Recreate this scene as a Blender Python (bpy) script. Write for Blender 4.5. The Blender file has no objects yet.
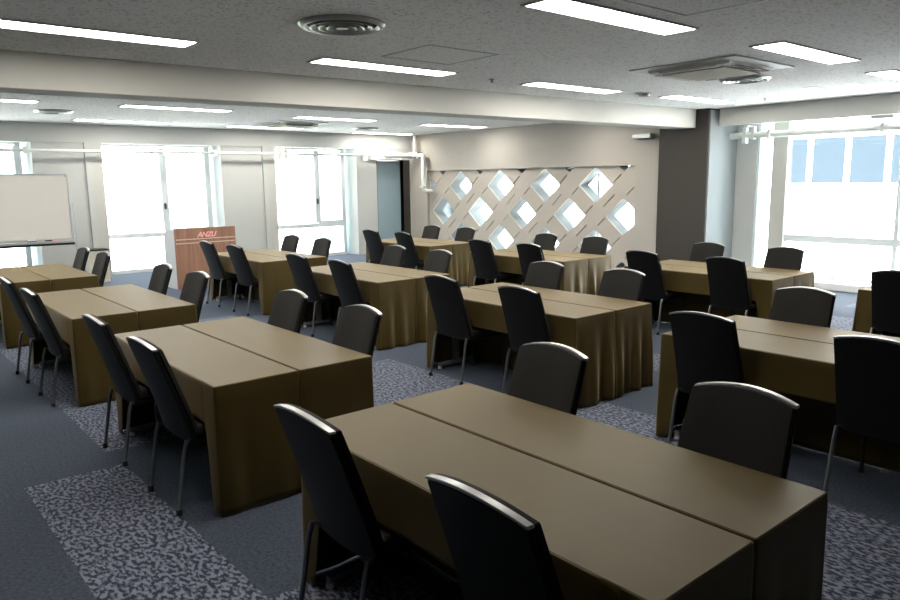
import bpy, bmesh, math, random
from mathutils import Vector, Matrix
random.seed(7)
sc = bpy.context.scene
COL = sc.collection
PI = math.pi

# ------------------------------------------------------------------ helpers
def obj(name, bm, mat, parent=None, smooth=False, mats=None):
    bmesh.ops.recalc_face_normals(bm, faces=bm.faces[:])
    me = bpy.data.meshes.new(name)
    bm.to_mesh(me); bm.free()
    for m in (mats or [mat]):
        me.materials.append(m)
    if smooth:
        for f in me.polygons: f.use_smooth = len(f.vertices) < 60
        me.set_sharp_from_angle(angle=.75)
        for f in me.polygons:
            if len(f.vertices) >= 60:
                ks = set(f.edge_keys)
                for e in me.edges:
                    if e.key in ks: e.use_edge_sharp = True
    o = bpy.data.objects.new(name, me); COL.objects.link(o)
    if parent is not None: o.parent = parent
    return o

def tag(o, label, cat, group=None, kind=None):
    o['label'] = label; o['category'] = cat
    if group: o['group'] = group
    if kind: o['kind'] = kind
    return o

def thing(name, label, cat, loc=(0, 0, 0), rz=0, group=None):
    o = bpy.data.objects.new(name, None); COL.objects.link(o)
    o.empty_display_size = .1
    o.location = loc; o.rotation_euler = (0, 0, rz)
    return tag(o, label, cat, group)

def struct(name, bm, mat, parent=None, smooth=False, mats=None):
    o = obj(name, bm, mat, parent, smooth, mats)
    if parent is None: o['kind'] = 'structure'
    return o

def structroot(name, loc=(0, 0, 0)):
    o = bpy.data.objects.new(name, None); COL.objects.link(o)
    o.location = loc; o['kind'] = 'structure'
    return o

def bx(bm, x0, x1, y0, y1, z0, z1, bevel=0, seg=2):
    g = bmesh.ops.create_cube(bm, size=1)
    vs = g['verts']
    M = Matrix.Translation(((x0+x1)/2, (y0+y1)/2, (z0+z1)/2)) @ Matrix.Diagonal((abs(x1-x0), abs(y1-y0), abs(z1-z0), 1))
    bmesh.ops.transform(bm, matrix=M, verts=vs)
    if bevel:
        es = list({e for v in vs for e in v.link_edges})
        bmesh.ops.bevel(bm, geom=es, offset=bevel, segments=seg, affect='EDGES', profile=.5)
    return bm

def box(x0, x1, y0, y1, z0, z1, bevel=0, seg=2):
    return bx(bmesh.new(), x0, x1, y0, y1, z0, z1, bevel, seg)

def tube(bm, pts, r, n=10, cap=True):
    pts = [Vector(p) for p in pts]
    rings = []
    up0 = None
    for i, p in enumerate(pts):
        if i == 0: d = pts[1]-pts[0]
        elif i == len(pts)-1: d = pts[-1]-pts[-2]
        else: d = (pts[i+1]-p).normalized()+(p-pts[i-1]).normalized()
        d.normalize()
        a = up0 if up0 is not None else (Vector((0, 0, 1)) if abs(d.z) < .9 else Vector((1, 0, 0)))
        s = d.cross(a).normalized(); t = s.cross(d).normalized(); up0 = t
        rings.append([bm.verts.new(p+(s*math.cos(2*PI*k/n)+t*math.sin(2*PI*k/n))*r) for k in range(n)])
    for a, b in zip(rings, rings[1:]):
        for k in range(n):
            bm.faces.new((a[k], a[(k+1) % n], b[(k+1) % n], b[k]))
    if cap:
        bm.faces.new(rings[0]); bm.faces.new(rings[-1])
    return bm

def lathe(bm, prof, n=40, c=(0, 0, 0)):
    rings = []
    for r, z in prof:
        rings.append([bm.verts.new((c[0]+r*math.cos(2*PI*k/n), c[1]+r*math.sin(2*PI*k/n), c[2]+z)) for k in range(n)])
    for a, b in zip(rings, rings[1:]):
        for k in range(n):
            bm.faces.new((a[k], a[(k+1) % n], b[(k+1) % n], b[k]))
    return bm

def copy_tree(o, parent=None):
    c = o.copy(); COL.objects.link(c); c.parent = parent
    for ch in list(o.children):
        copy_tree(ch, c)
    return c

# ------------------------------------------------------------------ materials
def mat(name, col, rough=.6, metal=0., spec=.5, sheen=0., coat=0.):
    m = bpy.data.materials.new(name); m.use_nodes = True
    b = m.node_tree.nodes['Principled BSDF']
    b.inputs['Base Color'].default_value = (*col, 1)
    b.inputs['Roughness'].default_value = rough
    b.inputs['Metallic'].default_value = metal
    b.inputs['Specular IOR Level'].default_value = spec
    b.inputs['Sheen Weight'].default_value = sheen
    b.inputs['Coat Weight'].default_value = coat
    return m

def noisy(m, scale, c0, c1, lo=.35, hi=.65, detail=2, bump=0, stretch=None, bscale=None, rough=None):
    nt = m.node_tree; N = nt.nodes; L = nt.links; b = N['Principled BSDF']
    tc = N.new('ShaderNodeTexCoord'); src = tc.outputs['Object']
    if stretch:
        mp = N.new('ShaderNodeMapping'); mp.inputs['Scale'].default_value = stretch
        L.new(src, mp.inputs['Vector']); src = mp.outputs['Vector']
    n = N.new('ShaderNodeTexNoise'); n.inputs['Scale'].default_value = scale; n.inputs['Detail'].default_value = detail
    L.new(src, n.inputs['Vector'])
    r = N.new('ShaderNodeValToRGB')
    r.color_ramp.elements[0].position = lo; r.color_ramp.elements[1].position = hi
    r.color_ramp.elements[0].color = (*c0, 1); r.color_ramp.elements[1].color = (*c1, 1)
    L.new(n.outputs['Fac'], r.inputs['Fac']); L.new(r.outputs['Color'], b.inputs['Base Color'])
    if bump:
        n2 = n
        if bscale:
            n2 = N.new('ShaderNodeTexNoise'); n2.inputs['Scale'].default_value = bscale; L.new(src, n2.inputs['Vector'])
        bp = N.new('ShaderNodeBump'); bp.inputs['Strength'].default_value = bump; bp.inputs['Distance'].default_value = .004
        L.new(n2.outputs['Fac'], bp.inputs['Height']); L.new(bp.outputs['Normal'], b.inputs['Normal'])
    return m

def emis(name, col, s):
    m = bpy.data.materials.new(name); m.use_nodes = True
    nt = m.node_tree; nt.nodes.remove(nt.nodes['Principled BSDF'])
    e = nt.nodes.new('ShaderNodeEmission'); e.inputs[0].default_value = (*col, 1); e.inputs[1].default_value = s
    nt.links.new(e.outputs[0], nt.nodes['Material Output'].inputs[0])
    return m

def glass(name, tint, refl=.08):
    m = bpy.data.materials.new(name); m.use_nodes = True
    nt = m.node_tree; N = nt.nodes; nt.nodes.remove(N['Principled BSDF'])
    t = N.new('ShaderNodeBsdfTransparent'); t.inputs[0].default_value = (*tint, 1)
    g = N.new('ShaderNodeBsdfGlossy'); g.inputs['Roughness'].default_value = .02
    mx = N.new('ShaderNodeMixShader'); mx.inputs[0].default_value = refl
    nt.links.new(t.outputs[0], mx.inputs[1]); nt.links.new(g.outputs[0], mx.inputs[2])
    nt.links.new(mx.outputs[0], N['Material Output'].inputs[0])
    return m

M = {}
M['wall'] = mat('wall_paint', (.42, .395, .355), .85, spec=.2)
M['darkwall'] = mat('dark_unseen_wall', (.06, .05, .04), .7, spec=.3)  # unseen walls, coloured dark to cut bounce light in the foreground
M['wallL'] = mat('wall_paint_cool', (.48, .49, .475), .85, spec=.2)
M['lattice'] = mat('lattice_plaster', (.44, .405, .355), .85, spec=.2)
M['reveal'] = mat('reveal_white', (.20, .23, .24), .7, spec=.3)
M['beam'] = mat('beam_paint', (.66, .65, .61), .85, spec=.2)
M['ceil'] = noisy(mat('speckled_ceiling_board', (.5, .5, .5), .95, spec=.1), 42, (.64, .64, .625), (.96, .965, .95), .33, .46, 2, .2)
M['carpet'] = noisy(mat('plain_blue_grey_carpet', (.1, .1, .12), .9, spec=.15, sheen=.10), 55, (.020, .0255, .039), (.052, .060, .083), .35, .65, 3, .4)
M['carpetp'] = noisy(mat('mottled_blue_grey_carpet', (.1, .1, .12), .9, spec=.15, sheen=.10), 30, (.010, .013, .024), (.19, .20, .26), .44, .58, 3, .4, stretch=(1, 1.7, 1))
for k in ('carpet', 'carpetp'):
    M[k].node_tree.nodes['Principled BSDF'].inputs['Sheen Weight'].default_value = .20
    M[k].node_tree.nodes['Principled BSDF'].inputs['Sheen Tint'].default_value = (.62, .78, 1, 1)  # blue tint puts the window light on the floor into the sheen
M['column'] = mat('dark_brown_column', (.040, .034, .028), .6, spec=.35)
M['colside'] = mat('pale_blue_column_side', (.26, .275, .285), .5)
M['frame'] = mat('grey_aluminium', (.66, .71, .72), .45, metal=.1)
M['jamb'] = mat('grey_jamb', (.46, .46, .43), .6)
M['white'] = mat('white_paint', (.80, .81, .80), .5)
M['black'] = mat('black_shell', (.005, .005, .005), .5, spec=.22)
M['cush'] = noisy(mat('charcoal_fabric', (.05, .05, .05), .85, spec=.2, sheen=.06), 160, (.012, .0115, .0105), (.019, .018, .016), .3, .7, 2, .2)
M['rim'] = mat('polished_rim', (.42, .42, .41), .3, metal=.9)
M['chrome'] = mat('grey_leg_metal', (.22, .23, .24), .32, metal=.85)
M['rubber_and_shade'] = mat('black_rubber_and_leg_shade', (.012, .012, .012), .7)
M['cloth'] = noisy(mat('olive_brown_cloth', (.15, .11, .06), .50, spec=.28, sheen=.31), 3.5, (.055, .038, .009), (.065, .045, .013), .3, .7, 4, .12, bscale=420)
M['cloth'].node_tree.nodes['Principled BSDF'].inputs['Sheen Roughness'].default_value = .35
M['cloth'].node_tree.nodes['Principled BSDF'].inputs['Sheen Tint'].default_value = (1, .74, .40, 1)
M['cloth'].node_tree.nodes['Principled BSDF'].inputs['Specular Tint'].default_value = (1, .85, .62, 1)
M['tabletop'] = mat('grey_laminate', (.25, .24, .22), .5)
M['steel'] = mat('painted_steel', (.30, .30, .30), .4, metal=.5)
M['cap'] = mat('white_plastic_cap', (.8, .8, .78), .4)
M['lamp'] = emis('lamp_diffuser', (1.0, .955, .87), 30.0)
M['lframe'] = mat('lamp_frame', (.62, .62, .60), .5)
M['dark'] = mat('dark_gap', (.02, .02, .02), .8)
M['acw'] = mat('cassette_plastic', (.62, .63, .60), .45)
M['acg'] = noisy(mat('cassette_grille', (.40, .37, .28), .7), 60, (.36, .33, .25), (.44, .41, .32))
M['vent'] = mat('diffuser_metal', (.40, .41, .40), .35, metal=.6)
M['pipe'] = mat('painted_pipe', (.66, .68, .66), .4)
M['board'] = mat('whiteboard_surface', (.66, .64, .60), .35)
M['alu'] = mat('brushed_aluminium', (.5, .52, .53), .35, metal=.7)
M['wood'] = noisy(mat('red_brown_wood', (.2, .1, .06), .45), 3, (.22, .11, .07), (.34, .185, .125), .3, .7, 5, 0, stretch=(6, 6, .5))
M['lectw'] = mat('pale_lectern_side', (.62, .62, .62), .5)
M['stripe'] = mat('pale_inlay', (.62, .48, .38), .5)
M['sign'] = mat('pink_red_sign', (.92, .42, .42), .5)
M['bluepanel'] = mat('blue_grey_glass_door', (.28, .38, .43), .3, spec=.6)
M['glass'] = glass('window_glass', (.97, .99, 1.0), .05)
M['frost'] = glass('pale_blue_side_glass', (.80, .90, .92), .08)
M['binb'] = mat('beige_bin', (.62, .58, .47), .6)
M['facade'] = mat('white_facade', (.85, .85, .85), .8)
M['bwin'] = mat('blue_window', (.014, .022, .030), .35, spec=.35)
M['pink'] = mat('pink_tower', (.80, .45, .42), .8)
M['paleb'] = mat('pale_building', (.75, .78, .82), .8)
M['green'] = noisy(mat('trees', (.2, .3, .15), .9), 1.2, (.14, .22, .10), (.30, .38, .22))
M['ground'] = mat('outside_ground', (.75, .75, .73), .9)

# ------------------------------------------------------------------ room dimensions
XL, XR = -14.75, 3.6
YB, YF = -3.2, 11.25      # back wall, lattice wall
YG = 12.10                # right window glass plane
HC = 2.87
# floor : plain carpet with mottled blocks let in
rects = [(-4.70, -2.68, .67, 1.23), (-9.4, -4.98, 1.20, 1.79), (-2.68, -.6, 1.23, 1.79), (-2.0, 1.5, 3.0, 3.94),
         (-5.78, -3.95, 2.9, 4.08), (-3.95, -2.35, 3.4, 4.5), (-4.6, -3.0, 5.62, 6.17), (-9.2, -7.0, 3.4, 3.95),
         (-13.5, -11.2, 2.9, 3.45), (-5.0, -3.2, 8.4, 9.5), (-.3, 2.2, 5.6, 6.8), (-10.9, -9.2, 5.6, 6.17), (-8.2, -6.4, 6.3, 6.9), (.4, 2.4, .1, .67),
         (-3.9, -2.4, 10.3, 10.9)]
xs = sorted({XL-1.0, XR} | {v for r in rects for v in r[:2]})
ys = sorted({YB, YG+.2} | {v for r in rects for v in r[2:]})
bm = bmesh.new()
V = {(i, j): bm.verts.new((x, y, 0)) for i, x in enumerate(xs) for j, y in enumerate(ys)}
for i in range(len(xs)-1):
    for j in range(len(ys)-1):
        f = bm.faces.new((V[i, j], V[i+1, j], V[i+1, j+1], V[i, j+1]))
        cx, cy = (xs[i]+xs[i+1])/2, (ys[j]+ys[j+1])/2
        if any(a < cx < b and c < cy < d for a, b, c, d in rects): f.material_index = 1
g = bmesh.ops.extrude_face_region(bm, geom=bm.faces[:])
bmesh.ops.translate(bm, verts=[e for e in g['geom'] if isinstance(e, bmesh.types.BMVert)], vec=(0, 0, -.15))
struct('floor', bm, None, mats=[M['carpet'], M['carpetp']])

struct('ceiling', box(XL-.9, XR+.2, YB-.2, YG+.2, HC, HC+.2), M['ceil'])
struct('wall_back', box(XL, XR+.2, YB-.2, YB, 0, HC), M['darkwall'])
struct('wall_right', box(XR, XR+.2, YB, YG, 0, HC), M['darkwall'])
# ceiling beam running along the room
bm = box(-.2, .2, YB, YF-.12, 2.565, HC, .006)
for v in bm.verts: v.co.x += -7.34+.036*v.co.y
struct('trim_1', bm, M['beam'])
# header above left windows, header before right windows
struct('trim_2', box(-15.6, -14.72, YB, YF, 2.53, HC), M['wallL'])
struct('trim_3', box(-6.46, XR, 11.38, 11.52, 2.59, HC), M['beam'])

# ------------------------------------------------------------------ left wall : piers and windows
piers = [(-3.2, -3.14), (-.74, .42), (2.80, 3.96), (6.28, 7.50), (9.62, 10.20)]
for i, (a, b) in enumerate(piers):
    p = struct('wall_left' if i == 0 else 'wall_left.%03d' % i, box(-15.6, XL, a, b, 0, 2.53), M['wallL'])
    if i in (1, 2, 3):
        struct('pier_trim', box(XL, XL+.05, b-.30, b-.20, 0, 2.53), M['wallL'], p)
        struct('pier_jamb', box(XL, XL+.03, b-.20, b, 0, 2.53), M['jamb'], p)
struct('wall_left.005', box(-15.6, XL, 11.0, YF, 0, 2.53), M['wallL'])
struct('wall_left.006', box(-15.6, XL, 10.20, 11.0, 2.27, 2.53), M['wallL'])
# blue-grey glass door beside the corner
d = structroot('door_1', (0, 0, 0))
obj('door_panel', box(-14.92, -14.88, 10.28, 11.0, .02, 2.25), M['bluepanel'], d)
obj('door_frame', bx(box(-14.94, -14.74, 11.0, 11.2, 0, 2.27), -14.94, -14.85, 10.2, 10.28, 0, 2.27), M['column'], d)

def left_window(n, a, b):
    w = structroot('window_%d' % n, (0, 0, 0))
    X0, X1 = -15.20, -15.12
    bm = bmesh.new()
    fr = b-.10
    bx(bm, X0, X1, a, a+.05, 0, 2.53); bx(bm, X0, X1, fr-.09, fr, 0, 2.53)
    bx(bm, X0, X1, a+.05, fr-.09, 0, .07); bx(bm, X0, X1, a+.05, fr-.09, 2.50, 2.53)
    obj('window_frame', bm, M['frame'], w)
    mid = a+1.18
    obj('mullion', box(X0, X1+.01, mid, mid+.10, .80, 2.48), M['frame'], w)
    obj('transom', box(X0, X1+.015, a+.05, fr-.09, .70, .79), M['frame'], w)
    obj('sash', bx(bx(box(X0+.02, X1+.02, mid+.1, fr-.09, .79, .85), X0+.02, X1+.02, mid+.1, mid+.13, .85, 2.48),
                   X0+.02, X1+.02, fr-.12, fr-.09, .85, 2.48), M['frame'], w)
    obj('latch', box(X1+.01, X1+.05, mid+.03, mid+.07, 1.25, 1.37, .008), M['dark'], w)
    obj('window_pane', box(-15.165, -15.155, a+.05, fr-.09, .07, 2.48), M['glass'], w)
    obj('side_panel', box(X0, X1-.02, fr, b, 0, 2.53), M['frost'], w)
    return w
left_window(1, .42, 2.80)
left_window(2, 3.96, 6.28)
left_window(3, 7.50, 9.62)
left_window(4, -3.14, -.74)

# ------------------------------------------------------------------ lattice wall
RX0, RX1, RZ0, RZ1 = -14.10, -8.00, .05, 1.99
# wall around recess
bm = bmesh.new()
bx(bm, XL, RX0, YF, YF+.3, 0, HC); bx(bm, RX1, -6.56, YF, YF+.3, 0, HC)
bx(bm, RX0, RX1, YF, YF+.3, RZ1, HC); bx(bm, RX0, RX1, YF, YF+.3, 0, RZ0)
struct('wall_far', bm, M['wall'])

def clip(poly, x0, x1, z0, z1):
    def cl(P, f, inter):
        out = []
        for i in range(len(P)):
            a, b = P[i], P[(i+1) % len(P)]
            if f(a): out.append(a)
            if f(a) != f(b): out.append(inter(a, b))
        return out
    def ix(v): return lambda a, b: (v, a[1]+(b[1]-a[1])*(v-a[0])/(b[0]-a[0]))
    def iz(v): return lambda a, b: (a[0]+(b[0]-a[0])*(v-a[1])/(b[1]-a[1]), v)
    for f, it in ((lambda p: p[0] >= x0, ix(x0)), (lambda p: p[0] <= x1, ix(x1)), (lambda p: p[1] >= z0, iz(z0)), (lambda p: p[1] <= z1, iz(z1))):
        if len(poly) < 3: return []
        poly = cl(poly, f, it)
    return poly

PX, PZ, HW, HH = 1.32, .595, .415, .35
dia = []
for r in range(-1, 5):
    z = 1.63 - r*PZ
    for k in range(-1, 7):
        x = -12.92 + PX*k - (PX/2 if r % 2 else 0)
        dia.append((x, z))
def holes_panel(name, y0, y1, grooves, mat_, parent):
    cu = bpy.data.curves.new(name, 'CURVE'); cu.dimensions = '2D'; cu.fill_mode = 'BOTH'; cu.extrude = (y1-y0)/2
    def poly(P):
        s = cu.splines.new('POLY'); s.points.add(len(P)-1)
        for q, (x, z) in zip(s.points, P): q.co = (x, z, 0, 1)
        s.use_cyclic_u = True
    poly([(RX0, RZ0), (RX1, RZ0), (RX1, RZ1), (RX0, RZ1)])
    for x, z in dia:
        P = [(x-HW, z), (x-.03, z-HH+.02), (x+.03, z-HH+.02), (x+HW, z), (x+.03, z+HH-.02), (x-.03, z+HH-.02)]
        P = clip(P, RX0+.012, RX1-.012, RZ0+.012, RZ1-.004)
        if len(P) > 2: poly(P)
    if grooves:
        d = Vector((PX/2, PZ)).normalized(); nrm = Vector((-d.y, d.x))
        for x, z in dia:
            # slot midway between this opening and its lower-right neighbour
            m = Vector((x+PX/4, z-PZ/2)); segs = [(m-d*.17, m+d*.17)]
            # slot running on from the lower-right edge down to the neighbour's corner
            b0 = Vector((x-.06, z-HH-.045)); segs.append((b0-d*.26, b0))
            # slot running on from the upper-left edge
            b1 = Vector((x+.07, z+HH+.055)); segs.append((b1, b1+d*.22))
            for a, b in segs:
                P = [tuple(a-nrm*.012), tuple(b-nrm*.012), tuple(b+nrm*.012), tuple(a+nrm*.012)]
                if all(RX0+.02 < q[0] < RX1-.02 and RZ0+.02 < q[1] < RZ1-.03 for q in P): poly(P)
    o = bpy.data.objects.new('tmp', cu); COL.objects.link(o)
    dg = bpy.context.evaluated_depsgraph_get(); dg.update()
    me = bpy.data.meshes.new_from_object(o.evaluated_get(dg)); bpy.data.objects.remove(o)
    me.name = name
    me.transform(Matrix.Translation((0, (y0+y1)/2, 0)) @ Matrix.Rotation(PI/2, 4, 'X'))
    me.materials.clear(); me.materials.append(mat_)
    q = bpy.data.objects.new(name, me); COL.objects.link(q)
    if parent: q.parent = parent
    return q
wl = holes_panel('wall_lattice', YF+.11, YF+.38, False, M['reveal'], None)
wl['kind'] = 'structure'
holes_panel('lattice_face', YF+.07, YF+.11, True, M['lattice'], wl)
# glazing and dividers behind the lattice
w = structroot('window_5')
bm = bmesh.new()
for x in (-14.1, -12.55, -11.05, -9.45, -8.0): bx(bm, x-.05, x+.05, YG, YG+.08, 0, HC)
bx(bm, -14.1, -7.9, YG, YG+.08, .0, .08); bx(bm, -14.1, -7.9, YG, YG+.08, 2.75, HC)
obj('window_frame', bm, M['frame'], w)
obj('window_pane', box(-14.05, -8.05, YG+.035, YG+.045, .08, 2.75), M['glass'], w)
for x in (-13.6, -12.9, -10.75, -10.15, -9.15):
    obj('divider', box(x-.02, x+.02, YF+.40, YG-.02, .05, 2.6), M['colside'], w)
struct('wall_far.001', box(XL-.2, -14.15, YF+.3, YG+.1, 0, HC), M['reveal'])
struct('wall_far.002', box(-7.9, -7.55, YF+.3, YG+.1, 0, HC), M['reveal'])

# dark column
c = struct('wall_column', box(-7.45, -6.53, YF-.10, YG+.05, 0, HC), M['column'])
obj('column_lit_side', box(-6.53, -6.505, YF-.06, YG-.02, 0, HC-.02), M['colside'], c)  # pale tone puts the window light on the column's side into the colour

# ------------------------------------------------------------------ right windows
struct('wall_front', box(-6.53, -6.14, YG-.02, YG+.1, 0, HC), M['wallL'])
struct('wall_front.001', box(XR-.4, XR, YG-.02, YG+.1, 0, HC), M['wallL'])
def right_window(n, a, b, strip):
    w = structroot('window_%d' % n)
    bm = bmesh.new()
    bx(bm, a, b, YG, YG+.08, .06, .14); bx(bm, a, b, YG, YG+.08, 2.80, HC)
    bx(bm, a, a+.04, YG, YG+.08, .14, 2.8); bx(bm, b-.06, b, YG, YG+.08, .14, 2.8)
    obj('window_frame', bm, M['frame'], w)
    s = a+strip
    obj('mullion', box(s, s+.25, YG-.06, YG+.08, .06, HC), M['jamb'], w)
    g0 = s+.25
    obj('transom', box(g0, b-.06, YG-.01, YG+.08, .68, .79), M['frame'], w)
    obj('lower_mullion', box(-3.96 if n == 6 else g0+1.7, -3.90 if n == 6 else g0+1.76, YG, YG+.08, .14, 2.8), M['frame'], w)
    obj('window_pane', box(g0, b-.06, YG+.035, YG+.045, .14, 2.8), M['glass'], w)
    obj('side_panel', box(a+.04, s, YG+.02, YG+.05, .14, 2.8), M['frost'], w)
right_window(6, -6.14, -2.6, .29)
struct('wall_front.002', box(-2.6, XR-.4, YG-.02, YG+.1, 0, HC), M['darkwall'])  # unseen solid wall, added in place of a window to darken the foreground
struct('baseboard_front', box(-6.47, XR, 11.60, YG, 0, .11, .008), M['white'])

# ------------------------------------------------------------------ exterior
def bld(name, label, x0, x1, y0, y1, z0, z1, m, wins=None, group=None):
    b = thing(name, label, 'building', ((x0+x1)/2, (y0+y1)/2, z0), group=group)
    def loc(o): o.matrix_parent_inverse = Matrix.Translation(-b.location); return o
    loc(obj('facade', box(x0, x1, y0, y1, z0, z1), m, b))
    for (a, c, e, f) in (wins or []):
        loc(obj('window', box(a, c, y0-.03, y0+.05, e, f), M['bwin'], b))
    return b
ws = []
for row in (1.50, 5.6):
    x = -12.435
    while x < 4:
        ws.append((x, x+1.04, row, row+1.52)); x += 1.235
bld('office_building', 'white office building with a row of blue windows outside the right window', -26, 8, 26, 34, -14, 12, M['facade'], ws)
bld('office_tower', 'pink tower outside the left window', -60, -56, 15.2, 16.5, -14, 3.2, M['pink'])
def pl(name, label, x0, x1, y0, y1, z0, z1, m):
    tag(obj(name, box(x0, x1, y0, y1, z0, z1), m), label, 'building')
bld('apartment_block', 'pale distant block outside the middle left window', -75, -62, 24, 34, -14, 9, M['paleb'])
bld('apartment_block', 'wide low pale block outside the window beside the lectern', -50, -40, 13, 22, -14, -3, M['paleb'])
# tree belt below the left windows
def blob(c, r):
    bm = bmesh.new(); bmesh.ops.create_icosphere(bm, subdivisions=3, radius=r)
    for v in bm.verts:
        v.co *= 1+random.uniform(-.10, .10); v.co += Vector(c)
    return bm
for i, (y, r) in enumerate(((7.0, 2.2), (12.2, 2.3), (17.6, 2.2))):
    t = thing('street_tree', ['small green tree outside the left window, nearest of three', 'middle green tree outside the left window', 'green tree outside the left window, farthest of three'][i], 'tree', (-33, y, -14), group='trees outside the left windows')
    obj('crown', blob((0, 0, 9.6), r), M['green'], t, True)
    obj('trunk', tube(bmesh.new(), [(0, 0, 0), (0, .1, 8)], .25), M['column'], t)
struct('ground', box(-140, 60, -60, 120, -14.3, -14), M['ground'])

# ------------------------------------------------------------------ chairs
def back_pt(u, v, off):
    hw = .222-.016*v
    z = .385+.531*v+.031*(1-u*u)*max(v, 0)**3
    y = -.050-.170*max(v, 0)**1.12+.022*u*u-.004
    if off: y += off*(1+.0*v)
    return Vector((u*hw, y, z))
def slab(u0, u1, v0, v1, o0, o1, nu=12, nv=12, puff=0, bev=.006):
    bm = bmesh.new(); G = {}
    for s, o in ((0, o0), (1, o1)):
        for i in range(nu+1):
            for j in range(nv+1):
                a, b = i/nu, j/nv
                p = back_pt(u0+(u1-u0)*a, v0+(v1-v0)*b, o)
                if s and puff:
                    e = min(a, 1-a, b, 1-b)*2
                    p.y += puff*min(1, e*3)**.5
                G[s, i, j] = bm.verts.new(p)
    for s in (0, 1):
        for i in range(nu):
            for j in range(nv):
                bm.faces.new((G[s, i, j], G[s, i+1, j], G[s, i+1, j+1], G[s, i, j+1]))
    E = []
    for i in range(nu):
        for j in (0, nv): bm.faces.new((G[0, i, j], G[0, i+1, j], G[1, i+1, j], G[1, i, j]))
    for j in range(nv):
        for i in (0, nu): bm.faces.new((G[0, i, j], G[0, i, j+1], G[1, i, j+1], G[1, i, j]))
    bmesh.ops.recalc_face_normals(bm, faces=bm.faces[:])
    if bev:
        es = [e for e in bm.edges if len(e.link_faces) == 2 and e.calc_face_angle() > 1.0]
        bmesh.ops.bevel(bm, geom=es, offset=bev, segments=2, affect='EDGES')
    return bm
def make_chair():
    t = thing('conference_chair', 'chair', 'chair')
    obj('back_shell', slab(-1, 1, -.02, .985, 0, .022, bev=.004), M['black'], t, True)
    obj('back_rim', slab(-1.004, 1.004, .987, 1.008, -.001, .027, nv=2, bev=.002), M['rim'], t, True)
    obj('backrest', slab(-.995, .995, .10, 1.0, .0275, .050, puff=.010, bev=.003), M['cush'], t, True)
    obj('seat', box(-.222, .222, -.02, .42, .405, .468, .02, 3), M['cush'], t, True)
    obj('seat_shell', box(-.215, .215, -.045, .40, .375, .404, .008), M['black'], t)
    for s in (-1, 1):
        l = obj('leg', tube(bmesh.new(), [(s*.205, -.062, .40), (s*.207, -.08, .34), (s*.214, -.135, .012)], .0115), M['chrome'], t, True)
        obj('foot', lathe(bmesh.new(), [(.001, 0), (.016, 0), (.015, .03), (.001, .03)], 12, (s*.214, -.135, 0)), M['rubber_and_shade'], l)
        l = obj('leg', tube(bmesh.new(), [(s*.200, .34, .38), (s*.204, .36, .32), (s*.212, .385, .012)], .0115), M['rubber_and_shade'], t, True)  # front legs black: the shade under the table put into the colour
        obj('foot', lathe(bmesh.new(), [(.001, 0), (.016, 0), (.015, .03), (.001, .03)], 12, (s*.212, .385, 0)), M['rubber_and_shade'], l)
    return t
chair0 = make_chair()
used = [False]
def chair(x, y, rz, label, group):
    if not used[0]: o = chair0; used[0] = True
    else: o = copy_tree(chair0)
    o.location = (x, y, 0); o.rotation_euler = (0, 0, rz)
    o['label'] = label; o['group'] = group
    return o

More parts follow.
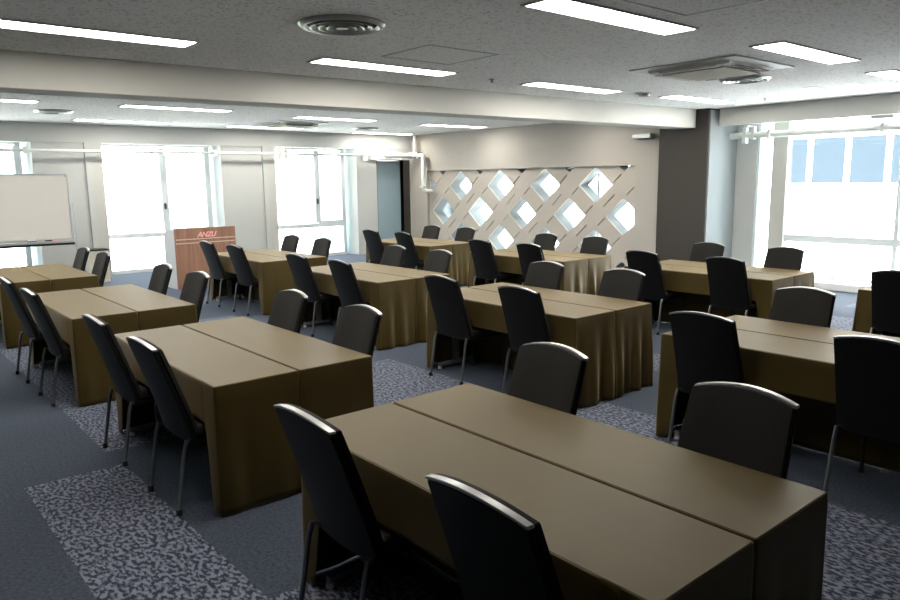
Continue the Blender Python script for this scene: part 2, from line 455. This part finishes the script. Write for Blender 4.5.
# ------------------------------------------------------------------ tables and cloths
TL, TW, TH = 1.80, .4915, .72
def smooth(t): t = max(0, min(1, t)); return t*t*(3-2*t)
def make_cloth(side, seed, amp):
    """one rectangular cloth: floor length at both ends, short on the long sides. side=-1: outer long side is y=0; +1: outer is y=TW"""
    rnd = random.Random(seed)
    r = .012
    # perimeter samples (x, y, nx, ny, dist to nearest end corner, edge id)
    P = []
    def seg(x0, y0, x1, y1, nx, ny, n, e):
        for i in range(n):
            t = i/n; P.append((x0+(x1-x0)*t, y0+(y1-y0)*t, nx, ny, e))
    def arc(cx, cy, a0, n=4):
        for i in range(n):
            a = a0+PI/2*i/n; P.append((cx+r*math.cos(a), cy+r*math.sin(a), math.cos(a), math.sin(a), 'c'))
    seg(r, 0, TL-r, 0, 0, -1, 110, 's0'); arc(TL-r, r, -PI/2)
    seg(TL, r, TL, TW-r, 1, 0, 40, 'e'); arc(TL-r, TW-r, 0)
    seg(TL-r, TW, r, TW, 0, 1, 110, 's1'); arc(r, TW-r, PI/2)
    seg(0, TW-r, 0, r, -1, 0, 40, 'e'); arc(r, r, PI)
    ph = [rnd.uniform(0, 6.28) for _ in range(8)]
    fq = [rnd.uniform(15, 19), rnd.uniform(27, 34), rnd.uniform(8, 11)]
    NV = 18
    bm = bmesh.new(); G = []
    for i, (x, y, nx, ny, e) in enumerate(P):
        inner = (e == 's0' and side == 1) or (e == 's1' and side == -1)
        dc = min(x, TL-x)
        if e in ('s0', 's1'):
            outer_far = side == 1
            full = 1-(smooth((dc-.04)/.08) if outer_far else smooth((dc-.08)/.10) if x < TL/2 else smooth((dc-.06)/.10))
            L = .225+(TH-.012-.225)*full
            if inner: L = TH-.012
        else: L = TH-.012; full = 1
        col = []
        for k in range(NV+1):
            t = k/NV; h = L*t
            z = TH-.004-h
            b = min(1, h/.012)
            off = .0
            if k == 0: off = -.003
            w = smooth(h/.62)
            s = x*1.0+y*1.0 if e != 'c' else x+y
            if e == 'e' or e == 'c':
                f = .5+.5*math.sin(fq[0]*y*1.6+ph[0]+(ph[1] if x > TL/2 else 0))
                f2 = math.sin(fq[1]*y*1.5+ph[2])
                off += w*(.004+amp*(.032*f**1.5+.009*f2))
                if e == 'c': off += w*.010*amp
            elif not inner:
                f = .5+.5*math.sin(fq[0]*x+ph[3])
                off += w*full*(.008+amp*.018*f)+.004*smooth(h/.2)*math.sin(fq[2]*x+ph[4])*.6
                if not full: off += .002
            else:
                off = min(off, 0)-w*.0
            px_, py_ = x+nx*off, y+ny*off
            if side == 1: py_ = max(py_, -.001)
            else: py_ = min(py_, TW+.001)
            col.append(bm.verts.new((px_, py_, z)))
        G.append(col)
    n = len(G)
    for i in range(n):
        a, b = G[i], G[(i+1) % n]
        for k in range(NV):
            bm.faces.new((a[k], b[k], b[k+1], a[k+1]))
    # top : gentle crown ring then flat
    top = []
    for i, (x, y, nx, ny, e) in enumerate(P):
        top.append(bm.verts.new((x-nx*.008, y-ny*.008, TH)))
    for i in range(n):
        bm.faces.new((G[i][0], top[i], top[(i+1) % n], G[(i+1) % n][0]))
    f = bm.faces.new(top); f.smooth = False
    return bm
cloth_mesh = {}
for s in (-1, 1):
    for v in range(3):
        o = obj('tablecloth', make_cloth(s, 10*v+s, (.22, 1.0, 1.25)[v]), M['cloth'], None, True)
        md = o.modifiers.new('thickness', 'SOLIDIFY'); md.thickness = .003; md.offset = -1
        cloth_mesh[s, v] = o
def make_table():
    t = thing('folding_table', 't', 'table')
    obj('tabletop', box(.012, TL-.012, .012, TW-.012, .680, .711, .004), M['tabletop'], t)
    for x in (.13, TL-.13):
        l = obj('leg', bx(box(x-.018, x+.018, TW/2-.03, TW/2+.03, .05, .68), x-.02, x+.02, TW/2-.16, TW/2+.16, .655, .68), M['steel'], t)
        obj('foot_bar', box(x-.02, x+.02, .035, TW-.035, .025, .060, .006), M['steel'], l)
        for y in (.045, TW-.045):
            obj('foot_cap', lathe(bmesh.new(), [(.001, 0), (.018, 0), (.018, .026), (.001, .026)], 14, (x, y, 0)), M['cap'], l)
    return t
table0 = make_table(); tused = [False]; cused = set()

S = {1: (-2.713, 1.428), 2: (-5.339, 1.39), 3: (-7.965, 1.33), 4: (-10.797, 1.274), 5: (-10.644, 4.238), 6: (-7.924, 4.211), 7: (-10.78, 7.173),
     8: (-7.807, 6.983), 9: (-5.255, 4.159), 10: (-5.19, 7.122), 11: (-2.72, 4.161), 12: (-2.58, 7.10)}
W = .99
where = {1: 'nearest table pair of the left row', 2: 'second table pair of the left row', 3: 'third table pair of the left row', 4: 'table pair before the whiteboard',
         5: 'table pair beside the lectern', 6: 'third table pair of the middle row', 7: 'table pair by the corner pipes', 8: 'table pair before the lattice wall',
         9: 'second table pair of the middle row', 10: 'table pair before the dark column', 11: 'nearest table pair of the middle row', 12: 'table pair cut by the right edge'}
# fine offsets of single chairs (dx, dy, rotation) for (station, side, seat)
adj = {(1, 'f', 0): (-.04, .01, 0), (1, 'f', 1): (.02, .0, 1), (11, 'n', 0): (-.05, 0, 1), (10, 'n', 0): (-.06, 0, -1), (2, 'f', 1): (.03, 0, 0), (10, 'f', 0): (-.03, 0, 0),
       (1, 'n', 1): (-.03, .01, 0), (8, 'f', 0): (-.02, .02, 0), (6, 'f', 0): (.03, .0, 0), (12, 'n', 0): (-.08, 0, 0)}
rr = random.Random(3)
skip = {(12, 'f', 0), (12, 'f', 1), (12, 'n', 1), (11, 'f', 1)}
for k, (x0, y0) in S.items():
    for s in (-1, 1):
        y = y0 if s == -1 else y0+W-TW
        if not tused[0]: t = table0; tused[0] = True
        else: t = copy_tree(table0)
        t.location = (x0, y, 0)
        half = 'near half' if s == -1 else 'far half'
        t['label'] = 'folding table, %s of the %s' % (half, where[k]); t['group'] = 'folding tables under cloths'
        v = 0 if k in (1, 2, 3, 4, 5) else 1+(k+(s > 0)) % 2
        c = cloth_mesh[s, v]
        if (s, v) in cused: c = c.copy(); COL.objects.link(c)
        cused.add((s, v))
        c.location = (x0, y, 0)
        tag(c, 'olive-brown tablecloth on the %s of the %s' % (half, where[k]), 'tablecloth', 'olive-brown tablecloths')
    for i, cx in enumerate((.46, 1.40)):
        if (k, 'n', i) not in skip:
            a = adj.get((k, 'n', i), (0, 0, 0))
            chair(x0+cx+a[0]+rr.uniform(-.01, .01), y0-.025+a[1]+rr.uniform(-.012, .0), math.radians(a[2]+rr.uniform(-1.5, 1.5)),
                  'black chair seen from behind, %s one at the %s' % ('left' if i == 0 else 'right', where[k]), 'chairs on the camera side of the tables')
    for i, cx in enumerate((.44, 1.37)):
        if (k, 'f', i) not in skip:
            a = adj.get((k, 'f', i), (0, 0, 0))
            chair(x0+cx+a[0]+rr.uniform(-.01, .01), y0+W+.010+a[1]+rr.uniform(0, .010), PI+math.radians(a[2]+rr.uniform(-1.5, 1.5)),
                  'charcoal chair facing the camera, %s one across the %s' % ('left' if i == 0 else 'right', where[k]), 'chairs on the far side of the tables')
for key, o in cloth_mesh.items():
    if key not in cused: bpy.data.objects.remove(o)

# ------------------------------------------------------------------ ceiling lights
lights = [(-3.2, 1.5, 'unseen, above and in front of the camera'), (-5.95, 1.55, 'at the top left edge'), (-6.03, 4.33, 'left of the round vent, beside the ceiling hatch'), (-3.27, 4.33, 'at the top centre edge'),  # first one is out of view, added on the grid to light near tables
          (-6.03, 7.16, 'in the middle before the beam'), (-3.12, 7.0, 'right of the big air conditioner'), (-5.87, 9.75, 'nearest the dark column'), (-3.17, 9.65, 'at the right edge'),
          (-11.15, 1.45, 'beyond the beam at the left edge'), (-11.03, 4.08, 'beyond the beam, left of centre'), (-13.75, 4.1, 'above the whiteboard'),
          (-13.85, 6.9, 'above the lectern'), (-11.4, 7.05, 'beside the far air conditioner'), (-14.22, 10.05, 'nearest the blue door'), (-11.6, 10.0, 'before the lattice wall'),
          (-8.65, 1.45, 'hidden behind the beam, first'), (-8.65, 4.2, 'hidden behind the beam, second'), (-8.65, 7.0, 'hidden behind the beam, third'), (-8.65, 9.8, 'hidden behind the beam, fourth')]  # unseen row, added to carry on the grid and supply light
LW, LL = .27, 1.58
def frame_bm():
    bm = bmesh.new()
    a, b = LW/2+.018, LL/2+.018
    for x in (-a, a-.018): bx(bm, x, x+.018, -b, b, -.012, .0)
    for y in (-b, b-.018): bx(bm, -a+.018, a-.018, y, y+.018, -.012, .0)
    return bm
l0 = thing('ceiling_light', 'x', 'ceiling light')
obj('frame', frame_bm(), M['lframe'], l0)
obj('diffuser', box(-LW/2, LW/2, -LL/2, LL/2, -.008, -.001), M['lamp'], l0)
obj('end_shade', box(-LW/2, LW/2, -LL/2+.0, -LL/2+.012, -.011, -.0085), M['dark'], l0)  # dark strip standing for the shaded end of the recess
for i, (x, y, wh) in enumerate(lights):
    o = l0 if i == 0 else copy_tree(l0)
    o.location = (x, y, HC-.0005)
    o['label'] = 'long recessed white ceiling light %s' % wh; o['group'] = 'recessed ceiling lights'

def cassette(x, y, s, drop, label):
    t = thing('air_conditioner', label, 'air conditioner', (x, y, HC))
    bm = bmesh.new()
    # panel : square lofted lip
    prof = [(s/2, 0), (s/2, -.014), (s/2-.13, -.020), (s/2-.15, -drop), (s/2-.26*s/1.2, -drop-.006)]
    rings = []
    for r, z in prof: rings.append([bm.verts.new((sx*r, sy*r, z)) for sx, sy in ((-1, -1), (1, -1), (1, 1), (-1, 1))])
    for a, b in zip(rings, rings[1:]):
        for k in range(4): bm.faces.new((a[k], a[(k+1) % 4], b[(k+1) % 4], b[k]))
    bm.faces.new(rings[-1]); bm.faces.new(rings[0])
    obj('panel', bm, M['acw'], t)
    q = s/2-.24*s/1.2
    obj('grille', box(-q, q, -q, q, -drop-.022, -drop-.0085, .004), M['acg'], t)
    for k in range(4):
        f = obj('louvre', box(-q*.9, q*.9, -.035, .035, -.004, .004, .002), M['dark'] if k in (0, 3) else M['acw'], t)
        a = k*PI/2
        f.location = (-math.sin(a)*(q+.075), math.cos(a)*(q+.075), -drop-.010); f.rotation_euler = (0, 0, a)
cassette(-4.15, 7.10, 1.18, .045, 'square ceiling air conditioner with beige grille, near right')
cassette(-12.75, 6.85, 1.05, .045, 'far square ceiling air conditioner beyond the beam')
def vent(x, y, r, label):
    t = thing('ceiling_vent', label, 'vent', (x, y, HC), group='round ceiling vents')
    obj('backing', lathe(bmesh.new(), [(.001, -.002), (r*.86, -.002), (r*.86, -.006), (.001, -.006)]), M['dark'], t)
    obj('outer_ring', lathe(bmesh.new(), [(r*1.0, -.001), (r, -.010), (r*.93, -.028), (r*.86, -.030), (r*.80, -.012), (r*.84, -.008)]), M['vent'], t, True)
    for q in (.66, .47, .28):
        obj('vane', lathe(bmesh.new(), [(r*q, -.006), (r*(q+.09), -.034), (r*(q+.05), -.036), (r*(q-.05), -.010)]), M['vent'], t, True)
    obj('hub', lathe(bmesh.new(), [(r*.12, -.006), (r*.14, -.034), (.001, -.036)]), M['vent'], t, True)
vent(-4.60, 2.92, .31, 'large round ceiling vent near the top centre')
vent(-12.35, 2.7, .27, 'round ceiling vent beyond the beam on the left')
vent(-4.35, 8.18, .28, 'round ceiling vent behind the near air conditioner')
vent(-13.05, 8.78, .27, 'small far round ceiling vent beside the far air conditioner')
def hatch(x0, x1, y0, y1, label):
    t = thing('ceiling_hatch', label, 'hatch', ((x0+x1)/2, (y0+y1)/2, HC))
    a, b = (x1-x0)/2, (y1-y0)/2; w = .012
    bm = bmesh.new()
    bx(bm, -a, a, -b, -b+w, -.005, -.0005); bx(bm, -a, a, b-w, b, -.005, -.0005); bx(bm, -a, -a+w, -b+w, b-w, -.005, -.0005); bx(bm, a-w, a, -b+w, b-w, -.005, -.0005)
    obj('hatch_frame', bm, M['vent'], t)
    obj('hatch_panel', box(-a+w+.008, a-w-.008, -b+w+.008, b-w-.008, -.003, -.0005), M['ceil'], t)
hatch(-5.55, -4.85, 3.92, 4.72, 'square ceiling access hatch beside the round vent')
hatch(-2.95, -2.25, 3.95, 4.68, 'square ceiling hatch at the top right edge')
t = thing('smoke_detector', 'small round smoke detector on the ceiling', 'smoke detector', (-5.87, 8.40, HC))
obj('detector_base', lathe(bmesh.new(), [(.11, 0), (.11, -.012), (.001, -.012)], 24), M['acw'], t, True)
obj('detector_head', lathe(bmesh.new(), [(.075, -.012), (.07, -.045), (.001, -.05)], 24), M['vent'], t, True)
for (x, y, l) in ((-6.06, 5.79, 'tiny sprinkler head between two lights before the beam'), (-5.23, 10.44, 'tiny sprinkler head near the right header')):
    tag(obj('sprinkler_head', lathe(bmesh.new(), [(.035, HC), (.035, HC-.006), (.012, HC-.01), (.012, HC-.035), (.03, HC-.038), (.001, HC-.042)], 16, (x, y, 0)), M['vent'], None, True), l, 'sprinkler')
for (x, y, l) in ((-4.27, 9.83, 'thin pale ceiling slot, left of two near the header'), (-3.77, 9.87, 'thin pale ceiling slot, right of two near the header')):
    tag(obj('ceiling_slot', box(x-.05, x+.05, y-.22, y+.22, HC-.006, HC-.0005, .002), M['white']), l, 'ceiling slot')
t = thing('wall_sensor', 'small grey box under the beam end beside the dark column', 'sensor', (-7.80, YF-.0, 2.50))
obj('sensor_body', box(-.19, .19, -.14, 0, -.05, .03, .01), M['vent'], t)
obj('sensor_lens', box(-.1, .1, -.12, -.02, -.065, -.05, .004), M['dark'], t)

# ------------------------------------------------------------------ pipes
def pipe_run(name, label, pts, r, brackets, m=M['pipe']):
    t = thing(name, label, 'pipe', pts[0])
    o0 = Vector(pts[0])
    obj('pipe', tube(bmesh.new(), [Vector(p)-o0 for p in pts], r, 14), m, t, True)
    for (a, b) in brackets:
        obj('bracket', box(a[0]-o0.x, b[0]-o0.x, a[1]-o0.y, b[1]-o0.y, a[2]-o0.z, b[2]-o0.z, .004), m, t)
    return t
zp = 2.37
br = []
for y in (2.65, 5.05, 6.05): br.append(((-14.56, y-.03, zp-.06), (-14.44, y+.03, zp+.06)))
for y in (2.67, 6.07): br.append(((-14.72, y-.015, zp-.02), (-14.56, y+.015, zp+.02)))
for y in (7.55, 9.75): br += [((-14.58, y-.05, zp-.13), (-14.42, y-.01, zp+.13)), ((-14.58, y+.10, zp-.10), (-14.42, y+.14, zp+.10)), ((-14.72, y-.05, zp+.05), (-14.58, y+.3, zp+.09))]
pipe_run('curtain_rail', 'long pale rail pipe across the left windows', [(-14.5, -3.0, zp), (-14.5, 10.30, zp)], .030, br)
pts = [(-14.56, 10.34, zp), (-14.54, 10.6, zp), (-14.42, 11.05, zp), (-14.17, 11.10, zp)]
for a in range(0, 6): pts.append((-14.12+.07*math.sin(a*PI/10)-.0, 11.10, zp-.07+.07*math.cos(a*PI/10)))
pts += [(-14.05, 11.10, 1.60), (-14.03, 11.10, 1.54), (-13.97, 11.12, 1.50), (-13.92, 11.25, 1.50)]
cp = pipe_run('corner_pipe', 'white elbow pipe in the corner beside the lattice wall', pts, .055, [((-14.12, 11.03, 1.58), (-13.98, 11.17, 1.63)), ((-14.50, 10.98, zp-.08), (-14.44, 11.12, zp+.08)), ((-14.24, 11.03, zp-.08), (-14.19, 11.17, zp+.08))])
pipe_run('drop_pipe', 'thin white vertical pipe dropping from the ceiling in the corner', [(-14.36, 11.08, HC), (-14.36, 11.08, zp+.06)], .035, [((-14.41, 11.03, zp+.06), (-14.31, 11.13, zp+.10))])
tag(obj('rail_cover', box(-14.74, -14.66, 9.95, 10.92, 2.28, 2.40, .006), M['white']), 'white cover strip above the blue-grey door', 'cover')
zr = 2.43
br = [((-6.22, 11.70, zr-.13), (-6.16, 11.80, zr+.13)), ((-6.08, 11.70, zr-.07), (-6.02, 11.80, zr+.15)), ((-5.80, 11.68, zr-.08), (-5.75, 11.82, zr+.08)), ((-4.12, 11.68, zr-.07), (-4.07, 11.82, zr+.07)), ((-4.20, 11.52, zr+.12), (-3.9, 11.82, zr+.17)),
      ((-1.5, 11.68, zr-.07), (-1.45, 11.82, zr+.07)), ((-6.10, 11.52, zr+.12), (-6.04, 11.82, zr+.15)),]
pipe_run('curtain_rail', 'pale round pipe across the right window', [(-6.45, 11.75, zr), (3.4, 11.75, zr)], .052, br)

# ------------------------------------------------------------------ whiteboard
wbx = -12.75
t = thing('whiteboard', 'white rolling whiteboard cut by the left edge of the photo', 'whiteboard', (wbx, 1.94, 0))
obj('board', box(-.012, .012, -.95, .93, .93, 1.92, .004), M['board'], t)
bm = bmesh.new()
bx(bm, -.018, .018, -.965, -.95, .90, 1.94); bx(bm, -.018, .018, .93, .945, .90, 1.94); bx(bm, -.018, .018, -.95, .93, 1.92, 1.94); bx(bm, -.018, .018, -.95, .93, .90, .93)
obj('board_frame', bm, M['alu'], t)
obj('pen_tray', box(.018, .09, -.93, .95, .86, .90, .006), M['alu'], t)
obj('lower_rail', box(-.02, .03, -.97, .96, .825, .858, .004), M['dark'], t)
for s in (-1, 1):
    obj('post', tube(bmesh.new(), [(0, s*.985, .06), (0, s*.985, 1.47)], .014, 10), M['alu'], t, True)
    l = obj('foot', box(-.28, .28, s*.985-.02, s*.985+.02, .05, .08, .006), M['alu'], t)
    for x in (-.24, .24): obj('castor', lathe(bmesh.new(), [(.001, 0), (.022, 0), (.022, .05), (.001, .05)], 14, (x, s*.985, 0)), M['rubber_and_shade'], l)
obj('corner_cap', box(-.02, .022, .90, .95, 1.90, 1.945, .003), M['vent'], t)
t = thing('board_eraser', 'white eraser on the whiteboard tray', 'eraser', (wbx+.055, 2.29, .9015))
obj('felt', box(-.02, .02, -.06, .06, 0, .012), M['dark'], t); obj('grip', box(-.02, .02, -.06, .06, .012, .035, .004), M['cap'], t)
for i, (y, m) in enumerate(((2.52, M['dark']), (2.64, M['sign']))):
    t = tag(obj('marker_pen', tube(bmesh.new(), [(wbx+.055, y-.05, .908), (wbx+.055, y+.05, .908)], .008, 8), m, None, True), ('black', 'red')[i]+' marker pen lying on the whiteboard tray', 'marker')

# bin behind the chairs of the far left table
t = thing('storage_bin', 'beige bin with a dark rim between the chairs before the whiteboard', 'bin', (-14.2, 3.58, 0))
obj('bin_body', box(-.15, .15, -.16, .16, 0, .58, .01), M['binb'], t)
obj('bin_rim', box(-.16, .16, -.17, .17, .58, .61, .006), M['dark'], t)

# ------------------------------------------------------------------ lectern
t = thing('lectern', 'wooden lectern with red lettering and two pale stripes before the window', 'lectern', (-12.1, 4.80, 0))
obj('front_panel', box(-.03, 0, -.53, .53, 0, 1.02, .004), M['wood'], t)
def lside(s):
    pr = [(0, 0), (0, .995), (-.16, 1.0), (-.36, .97), (-.46, .92), (-.50, .84), (-.50, 0)]
    bm = bmesh.new()
    A = [bm.verts.new((x-.031, s*.53, z)) for x, z in pr]; B = [bm.verts.new((x-.031, s*.50, z)) for x, z in pr]
    bm.faces.new(A); bm.faces.new(B)
    for i in range(len(pr)): bm.faces.new((A[i], A[(i+1) % len(pr)], B[(i+1) % len(pr)], B[i]))
    return bm
for s in (-1, 1): obj('side_panel', lside(s), M['lectw'], t)
obj('top', box(-.40, -.032, -.498, .498, .93, .955), M['wood'], t)
obj('shelf', box(-.48, -.032, -.498, .498, .45, .47), M['wood'], t)
for z in (.835, .77): obj('inlay_stripe', box(0, .004, -.515, .515, z-.008, z+.008), M['stripe'], t)
tc = bpy.data.curves.new('lettering', 'FONT'); tc.body = 'ANZU'; tc.size = .118; tc.extrude = .003; tc.shear = .35; tc.space_character = .92; tc.offset = .004
to = bpy.data.objects.new('tmp', tc); COL.objects.link(to)
dg = bpy.context.evaluated_depsgraph_get(); dg.update()
me = bpy.data.meshes.new_from_object(to.evaluated_get(dg)); bpy.data.objects.remove(to)
me.materials.clear(); me.materials.append(M['sign'])
lo = bpy.data.objects.new('lettering', me); COL.objects.link(lo); lo.parent = t
lo.matrix_local = Matrix.Translation((.006, -.15, .865)) @ Matrix.Rotation(PI/2, 4, 'Z') @ Matrix.Rotation(PI/2, 4, 'X')

# ------------------------------------------------------------------ world, light
wd = bpy.data.worlds.new('sky'); sc.world = wd; wd.use_nodes = True
bg = wd.node_tree.nodes['Background']; bg.inputs[0].default_value = (.86, .95, 1.0, 1); bg.inputs[1].default_value = 5.5
sl = bpy.data.lights.new('sun', 'SUN'); sl.energy = 88; sl.angle = .01; sl.color = (1, .96, .9)
so = bpy.data.objects.new('sun', sl); COL.objects.link(so); so.rotation_euler = (math.radians(42), 0, math.radians(25))
def portal(name, loc, rot, sx, sy):
    l = bpy.data.lights.new(name, 'AREA'); l.shape = 'RECTANGLE'; l.size = sx; l.size_y = sy; l.cycles.is_portal = True
    o = bpy.data.objects.new(name, l); COL.objects.link(o); o.location = loc; o.rotation_euler = rot
portal('daylight_portal', (-15.4, 3.2, 1.3), (0, -PI/2, 0), 2.6, 12.8)
portal('daylight_portal', (-4.4, 12.35, 1.45), (-PI/2, 0, 0), 3.8, 2.8)
portal('daylight_portal', (-11.0, 12.35, 1.45), (-PI/2, 0, 0), 6.4, 2.8)

# ------------------------------------------------------------------ camera
f, pitch, roll, yaw, h = 721.1, .164594, -.0133525, -.868298, 1.75905
cy, sy, cp_, sp = math.cos(yaw), math.sin(yaw), math.cos(pitch), math.sin(pitch)
fw = Vector((sy*cp_, cy*cp_, -sp)); r = Vector((cy, -sy, 0)); u = r.cross(fw)
R = r*math.cos(roll)+u*math.sin(roll); U = -r*math.sin(roll)+u*math.cos(roll)
cam = bpy.data.cameras.new('camera'); co = bpy.data.objects.new('camera', cam); COL.objects.link(co)
co.matrix_world = Matrix(((R.x, U.x, -fw.x, 0), (R.y, U.y, -fw.y, 0), (R.z, U.z, -fw.z, h), (0, 0, 0, 1)))
cam.sensor_fit = 'HORIZONTAL'; cam.sensor_width = 36; cam.lens = 36*f/900; cam.clip_start = .05; cam.clip_end = 500
sc.camera = co
sc.view_settings.view_transform = 'Standard'; sc.view_settings.look = 'None'
sc.view_settings.exposure = .15; sc.view_settings.gamma = 1; sc.view_settings.use_curve_mapping = False
